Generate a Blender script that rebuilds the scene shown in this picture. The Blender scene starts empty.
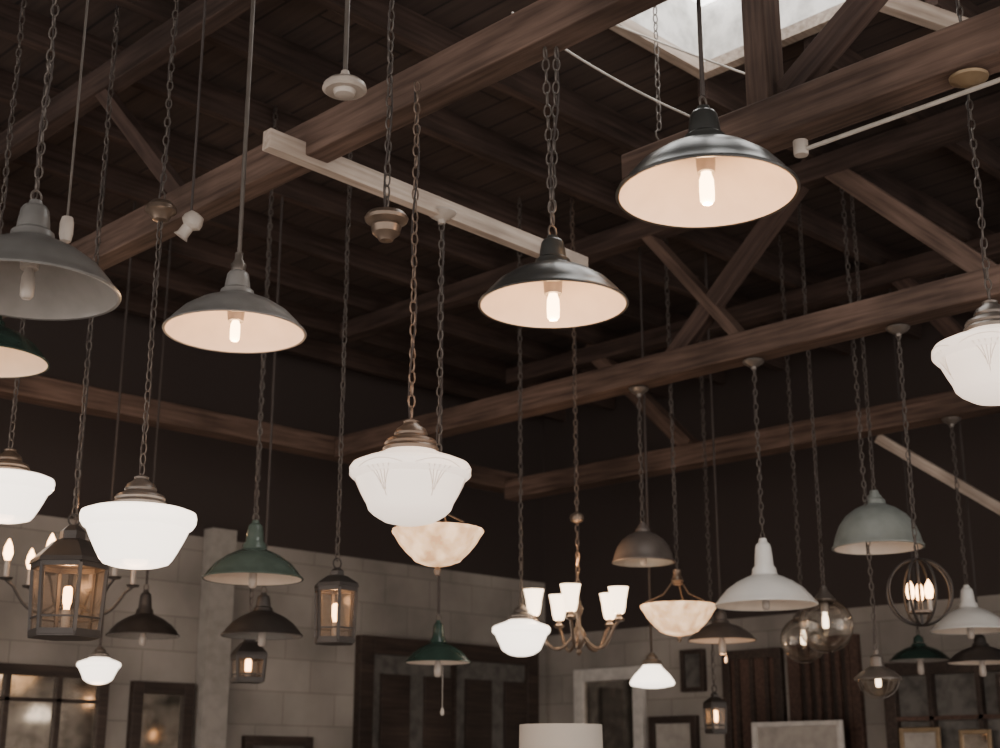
import bpy, math, random
from mathutils import Vector, Matrix
random.seed(7)
ROOF=4.43
col=bpy.context.scene.collection

# ---------------- materials ----------------
def newmat(name):
    m=bpy.data.materials.new(name); m.use_nodes=True
    nt=m.node_tree; b=nt.nodes['Principled BSDF']
    return m,nt,b
def noisy(nt,b,c1,c2,scale=8,detail=5,stretch=None,inp='Base Color',lo=.35,hi=.65):
    tc=nt.nodes.new('ShaderNodeTexCoord'); mp=nt.nodes.new('ShaderNodeMapping')
    nt.links.new(tc.outputs['Object'],mp.inputs[0])
    if stretch: mp.inputs['Scale'].default_value=stretch
    n=nt.nodes.new('ShaderNodeTexNoise'); n.inputs['Scale'].default_value=scale; n.inputs['Detail'].default_value=detail
    nt.links.new(mp.outputs[0],n.inputs['Vector'])
    r=nt.nodes.new('ShaderNodeValToRGB')
    r.color_ramp.elements[0].position=lo; r.color_ramp.elements[1].position=hi
    r.color_ramp.elements[0].color=(*c1,1); r.color_ramp.elements[1].color=(*c2,1)
    nt.links.new(n.outputs['Fac'],r.inputs[0]); nt.links.new(r.outputs[0],b.inputs[inp])
    return n,r
def bump(nt,b,src,strength=.3,dist=.01):
    bp=nt.nodes.new('ShaderNodeBump'); bp.inputs['Strength'].default_value=strength; bp.inputs['Distance'].default_value=dist
    nt.links.new(src,bp.inputs['Height']); nt.links.new(bp.outputs[0],b.inputs['Normal'])
def enamel(name,c,rough=.3,var=.75,spec=.5,metal=0):
    m,nt,b=newmat(name); noisy(nt,b,tuple(x*var for x in c),c,scale=14,lo=.3,hi=.6)
    b.inputs['Roughness'].default_value=rough; b.inputs['Specular IOR Level'].default_value=spec
    b.inputs['Metallic'].default_value=metal
    return m
def wood(name,c1,c2,rough=.75):
    m,nt,b=newmat(name); n,r=noisy(nt,b,c1,c2,scale=3,detail=10,stretch=(1.0,16,16),lo=.3,hi=.7)
    tc=nt.nodes.new('ShaderNodeNewGeometry'); n2=nt.nodes.new('ShaderNodeTexNoise'); n2.inputs['Scale'].default_value=2.2; n2.inputs['Detail'].default_value=4
    nt.links.new(tc.outputs['Position'],n2.inputs['Vector'])
    mr=nt.nodes.new('ShaderNodeMapRange'); mr.inputs[1].default_value=.3; mr.inputs[2].default_value=.7; mr.inputs[3].default_value=.6; mr.inputs[4].default_value=1.3
    nt.links.new(n2.outputs['Fac'],mr.inputs[0]); vm=nt.nodes.new('ShaderNodeVectorMath'); vm.operation='SCALE'
    nt.links.new(r.outputs[0],vm.inputs[0]); nt.links.new(mr.outputs[0],vm.inputs['Scale']); nt.links.new(vm.outputs[0],b.inputs['Base Color'])
    b.inputs['Roughness'].default_value=rough; b.inputs['Specular IOR Level'].default_value=.25
    bump(nt,b,n.outputs['Fac'],.6,.006); return m
def glow(name,c,e,strength,rough=.25,c2=None,scale=9,lo=.55):
    m,nt,b=newmat(name); noisy(nt,b,c,c2 or c,scale=scale)
    b.inputs['Roughness'].default_value=rough
    b.inputs['Emission Color'].default_value=(*e,1); b.inputs['Emission Strength'].default_value=strength
    if c2:
        n,r=noisy(nt,b,tuple(x*k for x,k in zip(e,(lo,lo*.85,lo*.7))),e,scale=scale,inp='Emission Color')
    return m
M={}
M['black']=enamel('black_enamel',(.035,.036,.035),.28)
M['grey']=enamel('grey_enamel',(.20,.195,.19),.35)
M['dgrey']=enamel('dark_grey_enamel',(.135,.132,.128),.35)
M['green']=enamel('green_enamel',(.082,.110,.094),.25)
M['dgreen']=enamel('dark_green_enamel',(.028,.052,.043),.25)
M['verd']=enamel('verdigris_enamel',(.19,.208,.196),.45)
M['brown']=enamel('brown_metal',(.12,.10,.09),.45,metal=.2)
M['white']=enamel('white_enamel',(.70,.69,.67),.3,var=.93)
M['inner']=enamel('inner_white_enamel',(.80,.69,.59),.35,var=.92)
M['innerd']=enamel('inner_grey_enamel',(.28,.265,.25),.25,var=.85)
M['iron']=enamel('dark_iron',(.055,.048,.045),.5,metal=.4)
M['chain']=enamel('chain_steel',(.12,.103,.092),.45,metal=.5)
M['chainb']=enamel('chain_brass',(.19,.14,.11),.4,metal=.5)
M['brass']=enamel('aged_brass',(.18,.135,.105),.35,metal=.6)
M['pewter']=enamel('pewter_fitter',(.16,.14,.125),.35,metal=.5)
M['cord']=enamel('cloth_cord',(.05,.04,.037),.9)
M['wcord']=enamel('pale_cord',(.45,.41,.37),.7)
M['porc']=enamel('porcelain',(.42,.37,.33),.35)
M['glassW']=glow('milk_glass_lit',(.85,.82,.78),(1,.86,.72),3.4,.2)
M['glassE']=glow('etched_milk_glass',(.80,.75,.70),(1,.80,.65),1.5,.35)
M['etch']=glow('etched_lines',(.5,.45,.4),(1,.76,.6),.6,.5)
M['glassM']=glow('marbled_amber_glass',(.55,.36,.22),(1,.62,.34),1.7,.3,c2=(.80,.64,.48),scale=20,lo=.5)
M['bulb']=glow('bulb_glow',(1,.85,.7),(1,.62,.30),14)
M['bulbs']=glow('small_bulb_glow',(1,.8,.6),(1,.54,.24),12)
M['cup']=glow('cup_shade_glow',(.9,.85,.8),(1,.74,.48),5)
M['linen']=glow('linen_shade',(.46,.41,.36),(1,.9,.8),.03,.9)
def clear(name,tint,mixf,rough=.05):
    m=bpy.data.materials.new(name); m.use_nodes=True; nt=m.node_tree; nt.nodes.clear()
    o=nt.nodes.new('ShaderNodeOutputMaterial'); mx=nt.nodes.new('ShaderNodeMixShader')
    t=nt.nodes.new('ShaderNodeBsdfTransparent'); t.inputs[0].default_value=(*tint,1)
    g=nt.nodes.new('ShaderNodeBsdfGlossy'); g.inputs['Roughness'].default_value=rough; g.inputs[0].default_value=(.9,.85,.8,1)
    lw=nt.nodes.new('ShaderNodeLayerWeight'); lw.inputs[0].default_value=mixf
    nt.links.new(lw.outputs['Facing'],mx.inputs[0]); nt.links.new(t.outputs[0],mx.inputs[1]); nt.links.new(g.outputs[0],mx.inputs[2])
    nt.links.new(mx.outputs[0],o.inputs[0]); return m
M['clear']=clear('clear_glass',(.93,.92,.9),.36)
M['pane']=clear('lantern_pane',(.88,.8,.72),.18,.25)
M['beam']=wood('old_beam_wood',(.055,.034,.027),(.15,.098,.077))
M['beamd']=wood('dark_beam_wood',(.040,.025,.021),(.09,.058,.048))
M['pale']=wood('pale_plank_wood',(.28,.22,.18),(.46,.385,.33))
M['joist']=wood('roof_joist',(.028,.019,.016),(.070,.046,.039),.9)
M['dwood']=wood('dark_furniture_wood',(.026,.019,.016),(.06,.042,.034),.5)
M['rwood']=wood('red_brown_wood',(.055,.032,.025),(.11,.065,.05),.6)
M['mirror']=enamel('old_mirror',(.55,.50,.44),.07,metal=.95,var=.6)
M['paper']=enamel('mat_paper',(.40,.36,.32),.8)
M['art']=enamel('dark_print',(.12,.11,.10),.5,var=.4)
M['frameW']=enamel('worn_white_frame',(.32,.29,.26),.6)
M['frameB']=enamel('bright_white_frame',(.58,.54,.50),.6)
M['gilt']=enamel('gilt_frame',(.28,.20,.12),.4,metal=.5)
M['curb']=enamel('skylight_curb_paint',(.70,.68,.66),.7,var=.6)

def brickvec(nt,ax,ay):
    g=nt.nodes.new('ShaderNodeNewGeometry'); sp=nt.nodes.new('ShaderNodeSeparateXYZ'); nt.links.new(g.outputs['Position'],sp.inputs[0])
    cb=nt.nodes.new('ShaderNodeCombineXYZ'); nt.links.new(sp.outputs[ax],cb.inputs[0]); nt.links.new(sp.outputs[ay],cb.inputs[1])
    return g,sp,cb
m,nt,b=newmat('roof_boards'); g,sp,cb=brickvec(nt,1,0)
br=nt.nodes.new('ShaderNodeTexBrick'); nt.links.new(cb.outputs[0],br.inputs['Vector'])
br.inputs['Scale'].default_value=1; br.inputs['Brick Width'].default_value=2.6; br.inputs['Row Height'].default_value=.145; br.inputs['Mortar Size'].default_value=.007; br.inputs['Mortar Smooth'].default_value=.2
br.inputs['Color1'].default_value=(.052,.035,.030,1); br.inputs['Color2'].default_value=(.034,.023,.020,1); br.inputs['Mortar'].default_value=(.012,.008,.008,1)
mp=nt.nodes.new('ShaderNodeMapping'); mp.inputs['Scale'].default_value=(14,1,1); nt.links.new(g.outputs['Position'],mp.inputs[0])
n=nt.nodes.new('ShaderNodeTexNoise'); n.inputs['Scale'].default_value=3; n.inputs['Detail'].default_value=8; nt.links.new(mp.outputs[0],n.inputs['Vector'])
mr=nt.nodes.new('ShaderNodeMapRange'); mr.inputs[3].default_value=.4; mr.inputs[4].default_value=1.6; nt.links.new(n.outputs['Fac'],mr.inputs[0])
vm=nt.nodes.new('ShaderNodeVectorMath'); vm.operation='SCALE'; nt.links.new(br.outputs['Color'],vm.inputs[0]); nt.links.new(mr.outputs[0],vm.inputs['Scale'])
nt.links.new(vm.outputs[0],b.inputs['Base Color']); b.inputs['Roughness'].default_value=.9; bump(nt,b,br.outputs['Fac'],-.5,.01); M['roof']=m

def mat_wall(name,zsplit):
    m,nt,b=newmat(name)
    g=nt.nodes.new('ShaderNodeNewGeometry'); sp=nt.nodes.new('ShaderNodeSeparateXYZ'); nt.links.new(g.outputs['Position'],sp.inputs[0])
    ad=nt.nodes.new('ShaderNodeMath'); nt.links.new(sp.outputs[0],ad.inputs[0]); nt.links.new(sp.outputs[1],ad.inputs[1])
    cb=nt.nodes.new('ShaderNodeCombineXYZ'); nt.links.new(ad.outputs[0],cb.inputs[0]); nt.links.new(sp.outputs[2],cb.inputs[1])
    br=nt.nodes.new('ShaderNodeTexBrick'); nt.links.new(cb.outputs[0],br.inputs['Vector'])
    br.inputs['Scale'].default_value=1; br.inputs['Brick Width'].default_value=.42; br.inputs['Row Height'].default_value=.21
    br.inputs['Mortar Size'].default_value=.005; br.inputs['Mortar Smooth'].default_value=.8
    br.inputs['Color1'].default_value=(.31,.275,.243,1); br.inputs['Color2'].default_value=(.27,.24,.212,1); br.inputs['Mortar'].default_value=(.18,.155,.136,1)
    n=nt.nodes.new('ShaderNodeTexNoise'); n.inputs['Scale'].default_value=1.7; n.inputs['Detail'].default_value=6
    nt.links.new(g.outputs['Position'],n.inputs['Vector'])
    mr=nt.nodes.new('ShaderNodeMapRange'); mr.inputs[1].default_value=.3; mr.inputs[2].default_value=.7; mr.inputs[3].default_value=.6; mr.inputs[4].default_value=1.2; nt.links.new(n.outputs['Fac'],mr.inputs[0])
    mu=nt.nodes.new('ShaderNodeVectorMath'); mu.operation='SCALE'; nt.links.new(br.outputs['Color'],mu.inputs[0]); nt.links.new(mr.outputs[0],mu.inputs['Scale'])
    gt=nt.nodes.new('ShaderNodeMath'); gt.operation='GREATER_THAN'; gt.inputs[1].default_value=zsplit; nt.links.new(sp.outputs[2],gt.inputs[0])
    mx=nt.nodes.new('ShaderNodeMix'); mx.data_type='RGBA'; nt.links.new(gt.outputs[0],mx.inputs[0]); nt.links.new(mu.outputs[0],mx.inputs[6]); mx.inputs[7].default_value=(.038,.027,.024,1)
    nt.links.new(mx.outputs[2],b.inputs['Base Color']); b.inputs['Roughness'].default_value=.85
    bump(nt,b,br.outputs['Fac'],-.4,.01); return m
M['wallL']=mat_wall('painted_block_left',3.03); M['wallR']=mat_wall('painted_block_right',2.62)
m,nt,b=newmat('concrete_floor'); noisy(nt,b,(.22,.17,.135),(.34,.28,.23),scale=2); b.inputs['Roughness'].default_value=.6; M['floor']=m
m,nt,b=newmat('skylight_pane'); b.inputs['Base Color'].default_value=(.9,.9,.9,1); noisy(nt,b,(.30,.30,.29),(1,1,.97),scale=5,detail=8,inp='Emission Color',lo=.4,hi=.6); b.inputs['Emission Strength'].default_value=8; M['sky']=m

# ---------------- helpers ----------------
def mesh_obj(name,v,f,mats,mi=None,parent=None,loc=(0,0,0),smooth=False,ang=35):
    me=bpy.data.meshes.new(name); me.from_pydata(v,[],f); 
    for k in mats: me.materials.append(M[k])
    if mi: me.polygons.foreach_set('material_index',mi)
    if smooth:
        me.polygons.foreach_set('use_smooth',[True]*len(f))
        try: me.set_sharp_from_angle(angle=math.radians(ang))
        except Exception: pass
    me.update()
    o=bpy.data.objects.new(name,me); col.objects.link(o); o.location=loc
    if parent: o.parent=parent
    return o
def empty(name,loc):
    o=bpy.data.objects.new(name,None); o.empty_display_size=.05; o.location=loc; col.objects.link(o); return o
def lathe(name,prof,mats,parent=None,loc=(0,0,0),seg=48,mi=None,ang=40,flute=None):
    v=[];f=[];ix=[]
    n=len(prof)
    for (r,z) in [p[:2] for p in prof]:
        r=max(r,.0004)
        for k in range(seg):
            a=2*math.pi*k/seg; rr=r*(1+(flute[0]*math.cos(flute[1]*a) if flute else 0))
            v.append((rr*math.cos(a),rr*math.sin(a),z))
    for i in range(n-1):
        for k in range(seg):
            k2=(k+1)%seg
            f.append((i*seg+k,(i+1)*seg+k,(i+1)*seg+k2,i*seg+k2)); ix.append(mi[i] if mi else 0)
    return mesh_obj(name,v,f,mats,ix,parent,loc,True,ang)
def sc(prof,s,dz=0): return [(r*s,z*s+dz) for r,z in prof]
def box(name,lo,hi,mat,parent=None,bev=0):
    x0,y0,z0=lo;x1,y1,z1=hi; c=((x0+x1)/2,(y0+y1)/2,(z0+z1)/2); a,b_,d=(x1-x0)/2,(y1-y0)/2,(z1-z0)/2
    v=[(sx*a,sy*b_,sz*d) for sx in(-1,1) for sy in(-1,1) for sz in(-1,1)]
    f=[(0,1,3,2),(4,6,7,5),(0,4,5,1),(2,3,7,6),(0,2,6,4),(1,5,7,3)]
    o=mesh_obj(name,v,f,[mat],None,parent,c)
    if bev:
        md=o.modifiers.new('b','BEVEL'); md.width=bev; md.segments=2
    return o
def beam(name,p0,p1,w,h,mat,parent=None):
    p0=Vector(p0);p1=Vector(p1);d=p1-p0;L=d.length/2
    v=[(sx*L,sy*w/2,sz*h/2) for sx in(-1,1) for sy in(-1,1) for sz in(-1,1)]
    f=[(0,1,3,2),(4,6,7,5),(0,4,5,1),(2,3,7,6),(0,2,6,4),(1,5,7,3)]
    o=mesh_obj(name,v,f,[mat],None,parent,(p0+p1)/2)
    X=d.normalized(); Y=Vector((0,0,1)).cross(X)
    if Y.length<1e-3: Y=Vector((0,1,0))
    Y.normalize(); Z=X.cross(Y)
    o.rotation_mode='QUATERNION'; o.rotation_quaternion=Matrix((X,Y,Z)).transposed().to_quaternion()
    md=o.modifiers.new('b','BEVEL'); md.width=min(w,h)*.06; md.segments=2
    return o
def tube(name,pts,r,mat,parent=None,loc=(0,0,0),cyc=False,sides=8):
    P=[Vector(p) for p in pts]; n=len(P); v=[];f=[]
    prev=None
    for i in range(n):
        if cyc: d=P[(i+1)%n]-P[i-1]
        else: d=P[min(i+1,n-1)]-P[max(i-1,0)]
        d.normalize()
        if prev is None:
            u=d.orthogonal().normalized()
        else:
            u=(prev-d*prev.dot(d)).normalized()
        prev=u; w=d.cross(u)
        for k in range(sides):
            a=2*math.pi*k/sides; q=P[i]+(u*math.cos(a)+w*math.sin(a))*r; v.append(q[:])
    for i in range(n if cyc else n-1):
        j=(i+1)%n
        for k in range(sides):
            k2=(k+1)%sides; f.append((i*sides+k,i*sides+k2,j*sides+k2,j*sides+k))
    if not cyc:
        f.append(tuple(range(sides))[::-1]); f.append(tuple((n-1)*sides+k for k in range(sides)))
    return mesh_obj(name,v,f,[mat],None,parent,loc,True,60)
NL,NT=10,5
def chain(parent,z0,z1,mat='chain',x=0,y=0,x1=None,y1=None,a=.009,b=.0185,tr=.0027,cord=True,name='chain'):
    x1=x if x1 is None else x1; y1=y if y1 is None else y1
    pitch=2*(b-tr*.9); n=max(1,int((z1-z0)/pitch)); pitch=(z1-z0)/n
    tv=[]
    for i in range(NL):
        t=2*math.pi*i/NL
        for k in range(NT):
            u=2*math.pi*k/NT
            tv.append(((a+tr*math.cos(u))*math.cos(t),tr*math.sin(u),(b+tr*math.cos(u))*math.sin(t)))
    v=[];f=[]
    ph0=random.uniform(0,3); 
    for j in range(n):
        zc=z0+pitch*(j+.5); tt=(j+.5)/n; cx=x+(x1-x)*tt; cy=y+(y1-y)*tt
        ph=ph0+(j%2)*math.pi/2+random.uniform(-.25,.25); c,s=math.cos(ph),math.sin(ph); base=len(v)
        for (p,q,r) in tv: v.append((cx+p*c-q*s,cy+p*s+q*c,zc+r))
        for i in range(NL):
            i2=(i+1)%NL
            for k in range(NT):
                k2=(k+1)%NT; f.append((base+i*NT+k,base+i2*NT+k,base+i2*NT+k2,base+i*NT+k2))
    o=mesh_obj(name,v,f,[mat],None,parent,(0,0,0),True,80)
    if cord:
        m=max(6,int((z1-z0)/.05)); pts=[]
        for i in range(m+1):
            t=i/m; an=t*(z1-z0)*14+ph0
            pts.append((x+(x1-x)*t+.008*math.cos(an),y+(y1-y)*t+.008*math.sin(an),z0+(z1-z0)*t))
        tube('cord',pts,.0028,'cord',parent,sides=5)
    return o
WARM=(1,.56,.29)
def point(parent,z,w,c=WARM,x=0,y=0,r=.02):
    l=bpy.data.lights.new('bulb_light','POINT'); l.energy=w; l.color=c; l.shadow_soft_size=r
    o=bpy.data.objects.new('bulb_light',l); col.objects.link(o); o.parent=parent; o.location=(x,y,z); return o
def bulb(parent,z,s=1,mat='bulb',x=0,y=0,name='bulb'):
    return lathe(name,sc([(0,-.055),(.012,-.053),(.018,-.045),(.019,-.02),(.018,.01),(.013,.025),(.012,.045),(0,.046)],s,z),[mat],parent,(x,y,0),seg=16)
def canopy(parent,z,mat='pewter',r=.05):
    lathe('ceiling_canopy',[(0,-.045),(.012,-.043),(.014,-.03),(r*.55,-.024),(r*.8,-.016),(r,-.006),(r,0),(0,0)],[mat],parent,(0,0,z),seg=24)

def hang(parent,z0,top,mode,mat='chain',can=None):
    if mode=='chain': chain(parent,z0,top,mat)
    elif mode=='double':
        chain(parent,z0,top,mat,cord=True,x1=.012,y1=-.012,name='chain'); chain(parent,z0,top,mat,cord=False,x1=-.010,y1=.010,name='chain_second')
    elif mode=='rod': tube('rod',[(0,0,z0),(0,0,top)],.0065,'pewter' if mat=='chain' else mat,parent)
    elif mode=='cord': tube('cord',[(0,0,z0),(0,0,top)],.006,'cord',parent)
    if can: canopy(parent,top+.005,can)

def barn(name,loc,R,top,out,inn='inner',lit=0,mode='chain',hs=1.0,neck=1.0,deep=False,can=None,bulbm='bulb',rim=None,cmat='chain',pull=0,bs=1.0):
    x,y,z=loc; e=empty(name,loc)
    if deep:
        o=[(0,1.30),(.09,1.30),(.11,1.22),(.16,1.17),(.17,1.12),(.23,1.08),(.24,.98),(.30,.95),(.46,.88),(.68,.72),(.84,.50),(.94,.25),(.985,.06),(1.02,.02),(1.02,-.02)]
        i=[(.97,-.02),(.96,.06),(.91,.24),(.81,.48),(.65,.69),(.44,.84),(.2,.9),(0,.91)]
        o=[(r,zz*hs) for r,zz in o]; i=[(r,zz*hs) for r,zz in i]
    else:
        def st(zz): return zz*hs if zz<.6 else (.6+(zz-.6)*neck)*hs
        o=[(0,1.04),(.07,1.04),(.085,.99),(.13,.97),(.155,.93),(.175,.80),(.185,.70),(.235,.66),(.245,.60),(.27,.565),(.36,.53),(.55,.44),(.76,.29),(.9,.13),(.965,.04),(1.0,.015),(1.015,-.01),(1.005,-.03)]
        i=[(.975,-.022),(.955,.015),(.88,.11),(.74,.265),(.53,.41),(.33,.50),(.2,.54),(0,.55)]
        o=[(r,st(zz)) for r,zz in o]; i=[(r,zz*hs) for r,zz in i]
    prof=sc(o+i,R); n=len(o)
    mi=[0]*(n-3)+[2,2,2]+[1]*(len(i)-1)
    mi=mi[:len(prof)-1]
    lathe('shade',prof,[out,inn,rim or out],e,seg=72,mi=mi)
    zt=o[0][1]*R
    lathe('socket',[(0,.0),(.022,.0),(.024,.02),(.026,.06),(.03,.09),(0,.09)],['porc'],e,(0,0,i[-1][1]*R-.07),seg=20)
    zb=i[-1][1]*R-.10
    if lit:
        bulb(e,zb+(1-bs)*.045,bs,bulbm); point(e,zb-.07,lit,r=.018)
    else: bulb(e,zb,.9,'porc')
    if mode=='rod' : lathe('stem_collar',[(0,.0),(.02,.0),(.022,.02),(.012,.035),(.012,.055),(0,.055)],['pewter'],e,(0,0,zt-.01),seg=16)
    else: tube('loop',[(.014*math.cos(t),0,zt+.012+.016*math.sin(t)) for t in [k*math.pi/8 for k in range(16)]],.003,'chain',e,cyc=True,sides=6)
    hang(e,zt+(.03 if mode!='rod' else .0),top-z,mode,cmat,can)
    if pull:
        tube('pull_cord',[(.03,0,0),(.03,0,-pull)],.0018,'wcord',e,sides=5)
        lathe('pull_tag',[(0,0),(.006,-.004),(.009,-.02),(.008,-.032),(0,-.036)],['wcord'],e,(.03,0,-pull),seg=12)
    return e

def school(name,loc,R,top,lit=0,mat='glassW',mode='chain',can=None,etched=False,fit='pewter',kind=0,cmat='chain'):
    e=empty(name,loc); x,y,z=loc
    if kind==0:
        g=[(.40,.02),(.42,-.04),(.48,-.08),(.60,-.13),(.80,-.20),(.96,-.27),(1.0,-.33),(1.0,-.44),(.95,-.50),(.90,-.53),(.86,-.62),(.80,-.75),(.72,-.90),(.68,-1.02),(.60,-1.10),(.52,-1.15),(.42,-1.21),(.22,-1.26),(0,-1.27)]
    elif kind==1:
        g=[(.40,.02),(.42,-.04),(.55,-.08),(.85,-.12),(.98,-.17),(1.0,-.24),(.99,-.34),(.94,-.42),(.88,-.46),(.80,-.64),(.70,-.84),(.62,-.98),(.56,-1.05),(.40,-1.10),(.2,-1.13),(0,-1.135)]
    else:
        g=[(.36,.02),(.38,-.06),(.5,-.2),(.8,-.5),(.97,-.75),(1.0,-.85),(.94,-.95),(.6,-1.02),(.3,-1.06),(0,-1.07)]
    lathe('glass_shade',sc(g,R),[mat],e,seg=64,ang=28)
    fz=[(0,-.0),(.40,-.06),(.455,-.05),(.47,.0),(.45,.03),(.42,.05),(.44,.09),(.41,.14),(.30,.19),(.27,.22),(.28,.26),(.24,.34),(.15,.40),(.12,.44),(.13,.47),(.06,.50),(0,.51)]
    lathe('fitter',sc(fz,R),[fit],e,seg=40,ang=30)
    if etched:
        def rz(t):
            seg_=[(1.0,-.44),(.90,-.53),(.86,-.62),(.80,-.75),(.72,-.90)]
            i=min(int(t*4),3); q=t*4-i; a,b=seg_[i],seg_[i+1]; return (a[0]+(b[0]-a[0])*q)+.004,(a[1]+(b[1]-a[1])*q)
        for s in range(6):
            a0=s*math.pi/3+.3
            for d in (-.20,-.10,0,.10,.20):
                pts=[]
                for k in range(9):
                    t=k/8; r,zz=rz(t*(1-abs(d)*1.5)); an=a0+d*(1-t*.75)
                    pts.append((r*R*math.cos(an),r*R*math.sin(an),zz*R))
                tube('etched_line',pts,.0013,'etch',e,sides=4)
            pts=[]
            for k in range(13):
                t=-1+k/6; an=a0+t*.42
                pts.append((1.002*R*math.cos(an),1.002*R*math.sin(an),(-.34-.09*t*t)*R))
            tube('etched_line',pts,.0013,'etch',e,sides=4)
    zt=.51*R
    hang(e,zt,top-z,mode,cmat,can)
    if lit: point(e,-1.4*R,lit,r=.05)
    return e

# ---------------- room ----------------
box('floor',(-3,-3,-.1),(8.2,7.7,0),'floor')
box('wall_left',(-3,7.5,0),(8.2,7.7,4.6),'wallL')
box('wall_right',(8,-3,0),(8.2,7.5,4.6),'wallR')
sx0,sx1,sy0,sy1=2.95,4.26,1.9,3.06
v=[];f=[]
xs=[-3,sx0,sx1,8.2]; ys=[-3,sy0,sy1,7.7]
for zz in (ROOF,ROOF+.08):
    for a in xs:
        for b_ in ys: v.append((a,b_,zz))
for i in range(3):
    for j in range(3):
        if i==1 and j==1: continue
        q=[i*4+j,(i+1)*4+j,(i+1)*4+j+1,i*4+j+1]
        f.append(tuple(q)); f.append(tuple(k+16 for k in q[::-1]))
mesh_obj('ceiling',v,f,['roof'])
sk=empty('window_1',((sx0+sx1)/2,(sy0+sy1)/2,ROOF+.3))
def bx(n,lo,hi,m,p,bev=0):
    pl=p.location; return box(n,tuple(lo[i]-pl[i] for i in range(3)),tuple(hi[i]-pl[i] for i in range(3)),m,p,bev)
CH=.26
bx('curb_far_x',(sx1,sy0,ROOF),(sx1+.04,sy1,ROOF+CH),'curb',sk); bx('curb_near_x',(sx0-.04,sy0,ROOF),(sx0,sy1,ROOF+CH),'curb',sk)
bx('curb_far_y',(sx0,sy1,ROOF),(sx1,sy1+.04,ROOF+CH),'curb',sk); bx('curb_near_y',(sx0,sy0-.04,ROOF),(sx1,sy0,ROOF+CH),'curb',sk)
bx('frosted_pane',(sx0-.04,sy0-.04,ROOF+CH),(sx1+.04,sy1+.04,ROOF+CH+.02),'sky',sk)
for k in range(1,5):
    xx=sx0+(sx1-sx0)*k/5; bx('glazing_bar_%d'%k,(xx-.012,sy0,ROOF+CH-.03),(xx+.012,sy1,ROOF+CH),'pale',sk)
for k,(lo,hi) in enumerate((((sx0-.05,sy1-.0,ROOF-.05),(sx1+.05,sy1+.05,ROOF)),((sx1,sy0,ROOF-.05),(sx1+.05,sy1,ROOF)))): bx('trim_%d'%(k+1),lo,hi,'pale',sk)
jn=empty('ceiling_joists',(2.6,2.3,ROOF))
y=-2.6
while y<7.4:
    segs=[(-3,8.0)]
    if sy0-.08<y<sy1+.08: segs=[(-3,sx0-.06),(sx1+.06,8.0)]
    for a,b_ in segs: bx('joist',(a,y-.025,ROOF-.13),(b_,y+.025,ROOF),'joist',jn)
    y+=.52
def truss(X,z,w,h,y0,y1,webs,mat='beam',name='roof_truss',topc=True):
    e=empty(name,(X,0,0))
    beam('bottom_chord',(0,y0,z),(0,y1,z),w,h,mat,e)
    if topc: beam('top_chord',(0,y0,ROOF-.19),(0,y1,ROOF-.19),w*.8,.11,'joist',e)
    for k,(a,b_,c,d,ww) in enumerate(webs): beam('web',(0,a,b_),(0,c,d),w*(.7 if k%2==0 else .5),ww,mat if k!=1 else 'beamd',e)
    return e
truss(2.42,3.505,.09,.12,-2.9,6.53,[(-.5,3.5,.4,4.3,.08),(4.0,3.55,4.75,4.3,.06)],'beam')
truss(3.27,3.47,.11,.13,-2.9,2.66,[(2.13,3.5,2.13,4.3,.10),(1.5,3.5,1.5,4.3,.02),(2.05,3.55,1.0,4.28,.08)][::2],'beam')
truss(5.17,3.495,.13,.125,-2.9,6.53,[(2.33,3.53,3.08,4.27,.09),(3.98,3.53,3.12,4.3,.09),(3.56,3.53,4.10,4.20,.05)],'beam')
truss(6.64,3.44,.14,.13,-2.9,6.53,[(5.0,3.5,5.8,4.3,.09),(3.0,3.5,3.6,4.3,.09)],'beam')
bp=empty('knee_brace',(6.755,3.5,3.1)); beam('brace',(0,.30,.27),(0,-.70,-.46),.05,.055,'pale',bp)
beam('post',(0,-.75,-3.1),(0,-.75,.27),.09,.1,'beamd',bp)
h=empty('hanging_plank',(2.9,3.25,3.45)); beam('plank',(-.66,0,.01),(.80,0,-.02),.04,.065,'pale',h)
t=empty('collar_board',(3.9,2.1,4.18)); beam('plank',(-.6,.18,0),(.55,-.15,0),.04,.07,'pale',t)
t=empty('wall_plate_beam',(3.5,6.6,3.49)); beam('timber',(-6,0,0),(3.21,0,.02),.14,.12,'beam',t)
c=empty('electrical_conduit',(3.27,1.6,3.355))
tube('pipe',[(0,-1.6,0),(0,-.5,0),(0,.40,0)],.007,'wcord',c); lathe('junction_box',[(0,-.015),(.02,-.015),(.022,-.01),(.022,.03),(0,.03)],['porc'],c,(0,.42,0),seg=20)
c=empty('electrical_wire',(3.0,2.9,3.8))
def wire(p,q,sag,n=14):
    p=Vector(p);q=Vector(q); return [tuple(p.lerp(q,i/n)-Vector((0,0,sag*4*(i/n)*(1-i/n)))) for i in range(n+1)]
tube('strand_1',wire((.14,.18,.40),(.45,-.4,-.12),.03),.004,'wcord',c,sides=6)
tube('strand_2',wire((.35,.20,.56),(.9,-.45,.15),.01),.004,'wcord',c,sides=6)
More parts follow.
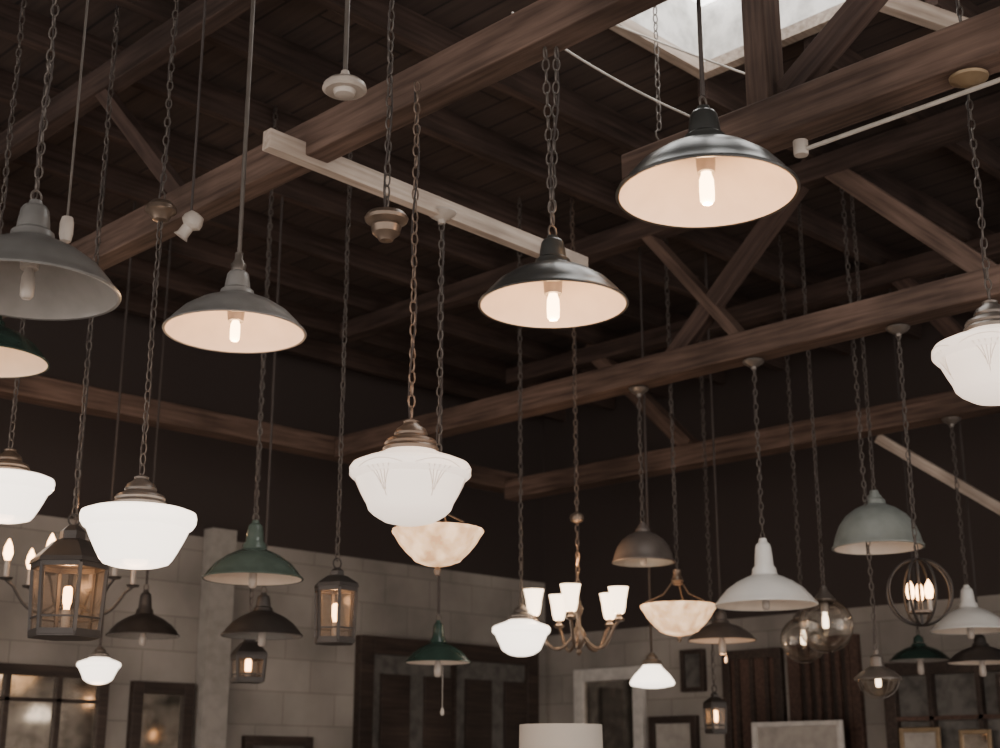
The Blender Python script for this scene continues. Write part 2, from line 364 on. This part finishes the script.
# ---------------- lamps : world coordinates (m) ----------------
T=ROOF-.01
barn('barn_pendant_lamp',(1.461,3.108,2.742),.222,T,'dgrey','innerd',hs=1.02)
barn('barn_pendant_lamp',(1.914,4.321,2.913),.20,T,'dgreen','inner',lit=.9)
barn('barn_pendant_lamp',(2.101,3.153,2.790),.197,T,'grey','inner',lit=2.8,mode='rod',hs=.92,bs=.75)
barn('barn_pendant_lamp',(2.42,2.232,2.725),.186,3.44,'black','inner',lit=2.8,mode='double',hs=.94,bs=.85)
barn('barn_pendant_lamp',(2.598,1.877,2.973),.222,T,'black','inner',lit=4,mode='cord',hs=1.0)
barn('barn_pendant_lamp',(3.233,4.629,2.346),.198,T,'green','inner',neck=1.3)
barn('barn_pendant_lamp',(3.689,6.197,2.255),.178,T,'iron','innerd',neck=1.5,mode='cord')
barn('barn_pendant_lamp',(3.690,5.193,2.189),.18,T,'iron','innerd',mode='cord')
barn('barn_pendant_lamp',(4.338,4.736,2.081),.148,T,'dgreen','inner',neck=1.5,pull=.2,mode='cord')
barn('dome_pendant_lamp',(5.17,4.20,2.565),.147,3.42,'brown','innerd',deep=True,can='pewter')
barn('barn_pendant_lamp',(5.17,3.517,2.31),.222,3.42,'white','inner',neck=1.6,can='pewter')
barn('barn_pendant_lamp',(5.893,4.289,2.25),.172,T,'brown','inner',lit=.5,bulbm='porc',hs=.85,pull=.08,mode='cord')
barn('dome_pendant_lamp',(5.556,3.17,2.565),.197,T,'verd','inner',deep=True,hs=1.0)
barn('barn_pendant_lamp',(6.64,3.31,2.285),.19,3.37,'white','inner',neck=1.3,can='pewter')
barn('barn_pendant_lamp',(6.855,3.371,2.142),.17,T,'iron','inner',hs=.8,mode='cord')
barn('barn_pendant_lamp',(7.003,3.795,2.183),.16,T,'dgreen','innerd',hs=.8,mode='cord')
school('schoolhouse_pendant_lamp',(2.335,2.664,2.41),.157,3.47,mat='glassE',etched=True,cmat='chainb',fit='brass')
school('schoolhouse_pendant_lamp',(2.159,3.698,2.380),.172,3.30,kind=1,lit=1)
school('schoolhouse_pendant_lamp',(2.22,4.73,2.645),.165,T,kind=1,fit='brass',lit=1)
school('schoolhouse_pendant_lamp',(3.75,1.715,2.845),.176,T,mat='glassE',etched=True,fit='pewter')
school('schoolhouse_pendant_lamp',(3.35,6.00,2.12),.10,T,fit='pewter',mode='cord',lit=1.2)
school('schoolhouse_pendant_lamp',(4.71,4.57,2.29),.136,T,fit='pewter')
school('schoolhouse_pendant_lamp',(5.42,4.37,2.11),.11,T,kind=2,mat='glassW',mode='cord')

def bowl(name,loc,R,top,can=None):
    e=empty(name,loc); z=loc[2]
    g=[(.93,.02),(.98,.03),(1.0,0),(.985,-.05),(.93,-.12),(.84,-.28),(.70,-.45),(.60,-.55),(.56,-.58),(.50,-.66),(.30,-.74),(.1,-.78),(0,-.79)]
    gi=[(0,-.75),(.3,-.70),(.5,-.6),(.68,-.42),(.82,-.25),(.92,-.05),(.93,.02)]
    lathe('bowl',sc(gi+g[1:],R),['glassM'],e,seg=96,ang=60,flute=(.012,24))
    lathe('finial',[(0,-.03),(.008,-.026),(.012,-.01),(.006,0),(0,0)],['brass'],e,(0,0,-.79*R),seg=14)
    lathe('hub',[(0,0),(.02,0),(.03,.02),(.018,.05),(.02,.07),(0,.08)],['brass'],e,(0,0,.45*R+.02),seg=20)
    for k in range(3):
        a=k*2*math.pi/3+.4
        tube('support_rod',[(.95*R*math.cos(a),.95*R*math.sin(a),.01),(.4*R*math.cos(a),.4*R*math.sin(a),.3*R),(.02*math.cos(a),.02*math.sin(a),.45*R+.04)],.003,'brass',e)
    hang(e,.45*R+.09,top-z,'chain','chain',can); point(e,.12,.8); return e
bowl('bowl_pendant_lamp',(2.97,3.25,2.34),.146,3.43,can='porc')
bowl('bowl_pendant_lamp',(5.31,4.11,2.36),.18,T)

def fitting(name,loc,prof,mat,top,mode):
    e=empty(name,loc); lathe('body',prof,[mat],e,seg=36,ang=30); hang(e,max(prof[0][1],prof[-1][1]),top-loc[2],mode); return e
fitting('ceiling_rose_plate',(2.02,2.59,3.31),[(0,.045),(.010,.045),(.014,.03),(.022,.022),(.045,.014),(.055,.004),(.058,-.008),(.05,-.014),(.03,-.012),(.026,-.024),(.012,-.028),(.0,-.028)],'porc',T,'rod')
fitting('porcelain_lamp_holder',(2.18,2.60,2.98),[(0,.04),(.012,.04),(.016,.03),(.05,.024),(.058,.012),(.055,.004),(.035,-.004),(.040,-.012),(.036,-.03),(.022,-.042),(.018,-.05),(0,-.052)],'brass',T,'chain')
fitting('metal_ceiling_fitting',(2.159,3.698,3.335),[(0,.03),(.03,.028),(.048,.01),(.05,-.005),(.035,-.015),(.025,-.035),(0,-.04)],'brass',T,'chain')
e=empty('porcelain_lamp_socket',(2.10,3.42,3.19)); tube('cord',[(0,0,.03),(0,0,T-3.19)],.004,'cord',e); lathe('socket',[(0,.04),(.022,.036),(.032,.015),(.032,0),(.018,-.012),(.018,-.04),(.024,-.05),(0,-.05)],['porc'],e,seg=24).rotation_euler=(.5,.4,0)
e=empty('porcelain_lamp_socket',(1.58,3.17,2.95)); tube('cord',[(0,0,.03),(0,0,T-2.95)],.0035,'pewter',e); lathe('socket',[(0,.04),(.014,.036),(.018,.02),(.018,-.01),(.014,-.03),(0,-.035)],['porc'],e,seg=24)
e=empty('brass_ceiling_canopy',(3.27,1.49,3.395)); lathe('body',[(0,-.025),(.02,-.024),(.03,-.015),(.05,-.008),(.052,0),(0,0)],['gilt'],e,seg=30)
e=empty('hanging_chain',(3.63,2.82,3.82)); chain(e,0,T-3.82,cord=False); tube('hook',[(.02*math.cos(t),0,-.02+.02*math.sin(t)) for t in [math.pi/2+k*.5 for k in range(9)]],.003,'chain',e)

def arms(e,n,R,drop,rise,mat,a0=0,r=.006):
    out=[]
    for k in range(n):
        a=a0+k*2*math.pi/n; pts=[]
        for i in range(17):
            t=i/16; rr=.02+(R-.02)*t
            zz=-drop*math.sin(math.pi*min(1,t*1.15))*1.0+ rise*max(0,(t-.6)/.4)**2
            pts.append((rr*math.cos(a),rr*math.sin(a),zz))
        tube('arm_%d'%(k+1),pts,r,mat,e); out.append(pts[-1])
    return out
def column(e,mat,h=.16):
    lathe('column',[(0,-.10),(.008,-.095),(.014,-.085),(.008,-.07),(.022,-.055),(.034,-.03),(.036,0),(.024,.02),(.012,.04),(.010,.08),(.02,.1),(.024,.12),(.012,.14),(.008,h+.02),(0,h+.03)],[mat],e,seg=24)
e=empty('chandelier',(4.91,4.39,2.22)); column(e,'brass')
for p in arms(e,5,.21,.07,.055,'brass',a0=2.45,r=.008):
    lathe('cup_holder',[(0,-.01),(.02,-.006),(.026,.004),(.014,.012),(.012,.03),(0,.03)],['brass'],e,p,seg=16)
    lathe('cup_shade',[(.02,.03),(.026,.035),(.032,.06),(.037,.10),(.046,.145),(.049,.15),(.044,.145),(.034,.10),(.028,.06),(0,.04)],['cup'],e,p,seg=24,ang=60)
chain(e,.19,T-2.22,'chainb'); point(e,.35,3)
lathe('ball',[(0,-.03),(.03,-.015),(.034,0),(.03,.015),(0,.03)],['brass'],e,(0,0,.55),seg=18)
e=empty('candle_chandelier',(2.96,5.60,2.34)); column(e,'iron')
for p in arms(e,6,.27,.08,.05,'iron',a0=.75):
    lathe('drip_pan',[(0,-.005),(.025,0),(.03,.008),(0,.008)],['iron'],e,p,seg=16)
    lathe('candle_sleeve',[(0,0),(.011,0),(.011,.08),(0,.08)],['porc'],e,p,seg=12)
    lathe('flame_bulb',[(0,.08),(.012,.083),(.021,.11),(.017,.14),(.007,.165),(0,.175)],['bulbs'],e,p,seg=12)
tube('rod',[(0,0,.16),(0,0,T-2.34)],.006,'iron',e); point(e,.4,8)

def lantern(name,loc,R,H,top,n=4,mat='iron',lit=.6,rot=0,tap=.92,roofh=1.0):
    e=empty(name,loc); z=loc[2]
    def ring(r,zz): return [(r*math.cos(rot+2*math.pi*k/n),r*math.sin(rot+2*math.pi*k/n),zz) for k in range(n)]
    b0=ring(R*tap,-H/2); t0=ring(R,H/2)
    for k in range(n):
        beam('corner_bar_%d'%(k+1),b0[k],t0[k],.012,.012,mat,e)
        for nm,L_,ww in (('rail_top',t0,.024),('rail_bottom',b0,.02)):
            beam(nm,L_[k],L_[(k+1)%n],.014,ww,mat,e)
        mesh_obj('pane_%d'%(k+1),[b0[k],b0[(k+1)%n],t0[(k+1)%n],t0[k]],[(0,1,2,3)],['pane'],None,e)
        a=Vector(b0[k]).lerp(Vector(t0[k]),.22); c_=Vector(b0[(k+1)%n]).lerp(Vector(t0[(k+1)%n]),.22)
        beam('cross_rail',a,c_,.006,.006,mat,e)
    q=2*R*roofh
    v=ring(R*1.12,H/2+.005)+ring(R*1.08,H/2+.02)+ring(R*.55,H/2+.36*q)+ring(R*.35,H/2+.40*q)+ring(R*.35,H/2+.52*q)+ring(R*.15,H/2+.62*q)
    f=[tuple(range(n))]+[(i*n+k,i*n+(k+1)%n,(i+1)*n+(k+1)%n,(i+1)*n+k) for i in range(5) for k in range(n)]+[tuple(5*n+k for k in range(n))]
    mesh_obj('roof',v,f,[mat],None,e)
    mesh_obj('base',ring(R*tap*1.05,-H/2-.015)+ring(R*tap*1.05,-H/2),[tuple(range(n))[::-1],tuple(n+k for k in range(n))]+[(k,(k+1)%n,n+(k+1)%n,n+k) for k in range(n)],[mat],None,e)
    lathe('candle_socket',[(0,-H/2),(.014,-H/2),(.014,-H*.15),(0,-H*.15)],['porc'],e,seg=14)
    bulb(e,.0,.8,'bulbs').rotation_euler=(math.pi,0,0)
    point(e,.075,lit,c=(1,.54,.26))
    zt=H/2+.62*q
    tube('ring',[(.02*math.cos(t),0,zt+.018+.02*math.sin(t)) for t in [k*math.pi/8 for k in range(16)]],.0035,mat,e,cyc=True,sides=6)
    chain(e,zt+.03,top-z); return e
lantern('hanging_lantern',(2.24,4.25,2.145),.122,.22,T,n=6,lit=1.8,rot=.3,roofh=.9)
lantern('hanging_lantern',(3.46,4.38,2.20),.085,.20,T,n=6,lit=.8,roofh=.8)
lantern('hanging_lantern',(3.79,5.43,2.06),.09,.10,T,n=4,lit=.6,rot=.4)
lantern('hanging_lantern',(6.30,4.65,1.88),.06,.13,T,n=4,lit=.2,rot=.4)

def globe(name,loc,R,top,mat='clear'):
    e=empty(name,loc)
    pr=[(R*math.sin(t),-R*math.cos(t)) for t in [k*math.pi/20 for k in range(19)]]
    lathe('globe',pr,[mat],e,seg=40,ang=80)
    zt=R*.95
    lathe('cap',[(.25*R+.01,zt-.02),(.3*R+.015,zt),(.25*R,zt+.025),(.02,zt+.04),(.012,zt+.06),(0,zt+.06)],['pewter'],e,seg=28)
    lathe('socket',[(0,zt),(.018,zt),(.018,zt-.06),(0,zt-.06)],['porc'],e,seg=14)
    bulb(e,zt-.09,.8,'cup'); chain(e,zt+.06,top-loc[2]); return e
globe('glass_globe_pendant',(5.63,3.51,2.25),.125,T)
globe('glass_globe_pendant',(6.09,3.93,2.24),.115,T)
e=empty('glass_globe_pendant',(5.49,3.18,1.99))
lathe('globe',[(0,-.075),(.03,-.072),(.06,-.052),(.08,-.02),(.083,.0)],['clear'],e,seg=32,ang=80)
lathe('metal_hood',[(.10,-.008),(.102,0),(.09,.012),(.07,.03),(.05,.04),(.03,.05),(.026,.09),(.012,.10),(.01,.12),(0,.12)],['pewter'],e,seg=32)
bulb(e,.0,.7,'cup'); chain(e,.12,T-1.99)
for k in range(6):
    a=k*math.pi/3; tube('guard_wire',[(.088*math.sin(t)*math.cos(a),.088*math.sin(t)*math.sin(a),-.085*math.cos(t)) for t in [j*math.pi/16 for j in range(9)]],.002,'pewter',e,sides=5)
e=empty('orb_cage_pendant',(5.19,2.79,2.30)); R=.133
for k in range(4):
    a=k*math.pi/4+.2; tube('ring_%d'%(k+1),[(R*math.sin(t)*math.cos(a),R*math.sin(t)*math.sin(a),R*math.cos(t)) for t in [j*math.pi/20 for j in range(40)]],.005,'iron',e,cyc=True,sides=6)
tube('centre_stem',[(0,0,-R),(0,0,R)],.006,'iron',e)
lathe('hub',[(0,-.09),(.05,-.085),(.05,-.075),(0,-.07)],['brass'],e,seg=16)
for k in range(3):
    a=k*2*math.pi/3+.5; p=(.042*math.cos(a),.042*math.sin(a),-.08)
    lathe('candle_sleeve',[(0,0),(.009,0),(.009,.05),(0,.05)],['porc'],e,p,seg=10)
    lathe('flame_bulb',[(0,.05),(.012,.053),(.018,.08),(.014,.105),(0,.13)],['bulbs'],e,p,seg=12)
chain(e,R,3.40-2.30); canopy(e,3.425-2.30)

e=empty('floor_lamp',(3.81,3.50,0))
lathe('drum_shade',[(.150,1.48),(.155,1.48),(.149,1.765),(.146,1.765),(.150,1.49)],['linen'],e,seg=48)
lathe('stand',[(0,0),(.15,0),(.15,.02),(.04,.04),(.014,.07),(.012,1.5),(0,1.52)],['iron'],e,seg=32)
for k in range(3):
    a=k*2*math.pi/3; tube('spider_%d'%k,[(0,0,1.70),(.147*math.cos(a),.147*math.sin(a),1.745)],.003,'iron',e)
tube('stem',[(0,0,1.5),(0,0,1.70)],.004,'iron',e)

# ---------------- things on the walls ----------------
def frameY(name,x0,x1,z0,z1,fw,fm,im,mull=0,dep=.05):
    Y=7.5; e=empty(name,((x0+x1)/2,Y-.02,(z0+z1)/2))
    bx('panel',(x0+fw*.5,Y-dep*.5,z0+fw*.5),(x1-fw*.5,Y-.002,z1-fw*.5),im,e)
    for n,l,h_ in (('side_1',(x0,Y-dep,z0),(x0+fw,Y-.002,z1)),('side_2',(x1-fw,Y-dep,z0),(x1,Y-.002,z1)),('top',(x0+fw,Y-dep,z1-fw),(x1-fw,Y-.002,z1)),('bottom',(x0+fw,Y-dep,z0),(x1-fw,Y-.002,z0+fw))): bx(n,l,h_,fm,e,.004)
    for k in range(mull):
        xx=x0+(x1-x0)*(k+1)/(mull+1); bx('mullion_%d'%(k+1),(xx-.015,Y-dep,z0+fw),(xx+.015,Y-.01,z1-fw),fm,e)
    return e
def frameX(name,y0,y1,z0,z1,fw,fm,im,mull=0,dep=.05,X=8.0):
    e=empty(name,(X-.02,(y0+y1)/2,(z0+z1)/2))
    bx('panel',(X-dep*.5,y0+fw*.5,z0+fw*.5),(X-.002,y1-fw*.5,z1-fw*.5),im,e)
    for n,l,h_ in (('side_1',(X-dep,y0,z0),(X-.002,y0+fw,z1)),('side_2',(X-dep,y1-fw,z0),(X-.002,y1,z1)),('top',(X-dep,y0+fw,z1-fw),(X-.002,y1-fw,z1)),('bottom',(X-dep,y0+fw,z0),(X-.002,y1-fw,z0+fw))): bx(n,l,h_,fm,e,.004)
    for k in range(mull):
        yy=y0+(y1-y0)*(k+1)/(mull+1); bx('mullion_%d'%(k+1),(X-dep,yy-.015,z0+fw),(X-.01,yy+.015,z1-fw),fm,e)
    return e
box('trim_1',(4.85,7.40,0),(5.03,7.499,3.08),'frameW')
m_=frameY('wall_mirror',3.0,4.24,1.2,2.18,.06,'dwood','mirror',mull=3)
bx('cross_bar',(3.06,7.45,1.98),(4.18,7.49,2.0),'dwood',m_)
frameY('wall_mirror',4.40,4.82,1.3,2.12,.07,'dwood','mirror')
frameY('picture_frame',5.21,5.74,1.2,1.82,.06,'dwood','art')
dr=frameY('door_1',6.10,7.85,.0,2.50,.12,'dwood','art',mull=1,dep=.07)
for k in range(4):
    xx=6.30+k*.40; bx('door_panel_%d'%(k+1),(xx,7.44,1.25),(xx+.26,7.47,2.25),'dwood',dr,.004)
frameX('wall_mirror',6.51,7.17,1.3,2.34,.09,'frameB','mirror')
frameX('picture_frame',6.04,6.46,1.5,1.98,.05,'dwood','paper')
frameX('picture_frame',5.96,6.16,2.14,2.43,.03,'dwood','art')
frameX('wooden_shutter',4.74,5.27,.0,2.45,.06,'rwood','dwood',mull=6)
frameX('wooden_shutter',5.32,5.80,.0,2.40,.06,'dwood','rwood',mull=3)
box('low_cabinet',(7.45,4.6,0),(7.85,5.6,1.285),'dwood',bev=.01)
frameX('framed_print',4.75,5.41,1.285,1.91,.03,'frameB','paper',dep=.04,X=7.75)
cb_=frameX('display_cabinet',3.3,4.55,.0,2.25,.08,'dwood','art',mull=3,dep=.10)
for k,zz in enumerate((1.55,1.9)): bx('shelf_%d'%(k+1),(7.90,3.38,zz),(7.94,4.47,zz+.025),'rwood',cb_)
frameX('picture_frame',4.18,4.45,1.58,1.86,.03,'gilt','paper',dep=.02,X=7.895)
frameX('picture_frame',3.86,4.06,1.58,1.84,.025,'gilt','mirror',dep=.02,X=7.895)
frameX('picture_frame',3.55,3.80,1.93,2.15,.025,'dwood','paper',dep=.02,X=7.895)

# ---------------- light ----------------
w=bpy.data.worlds.new('World'); bpy.context.scene.world=w; w.use_nodes=True
w.node_tree.nodes['Background'].inputs[0].default_value=(1,.915,.84,1); w.node_tree.nodes['Background'].inputs[1].default_value=2.35

cam=bpy.data.cameras.new('Camera'); co=bpy.data.objects.new('Camera',cam); col.objects.link(co)
cam.lens=50; cam.sensor_width=36; co.location=(0,0,1.6); co.rotation_euler=(math.radians(106),0,math.radians(-45))
cam.dof.use_dof=True; cam.dof.focus_distance=3.9; cam.dof.aperture_fstop=3.5
bpy.context.scene.camera=co
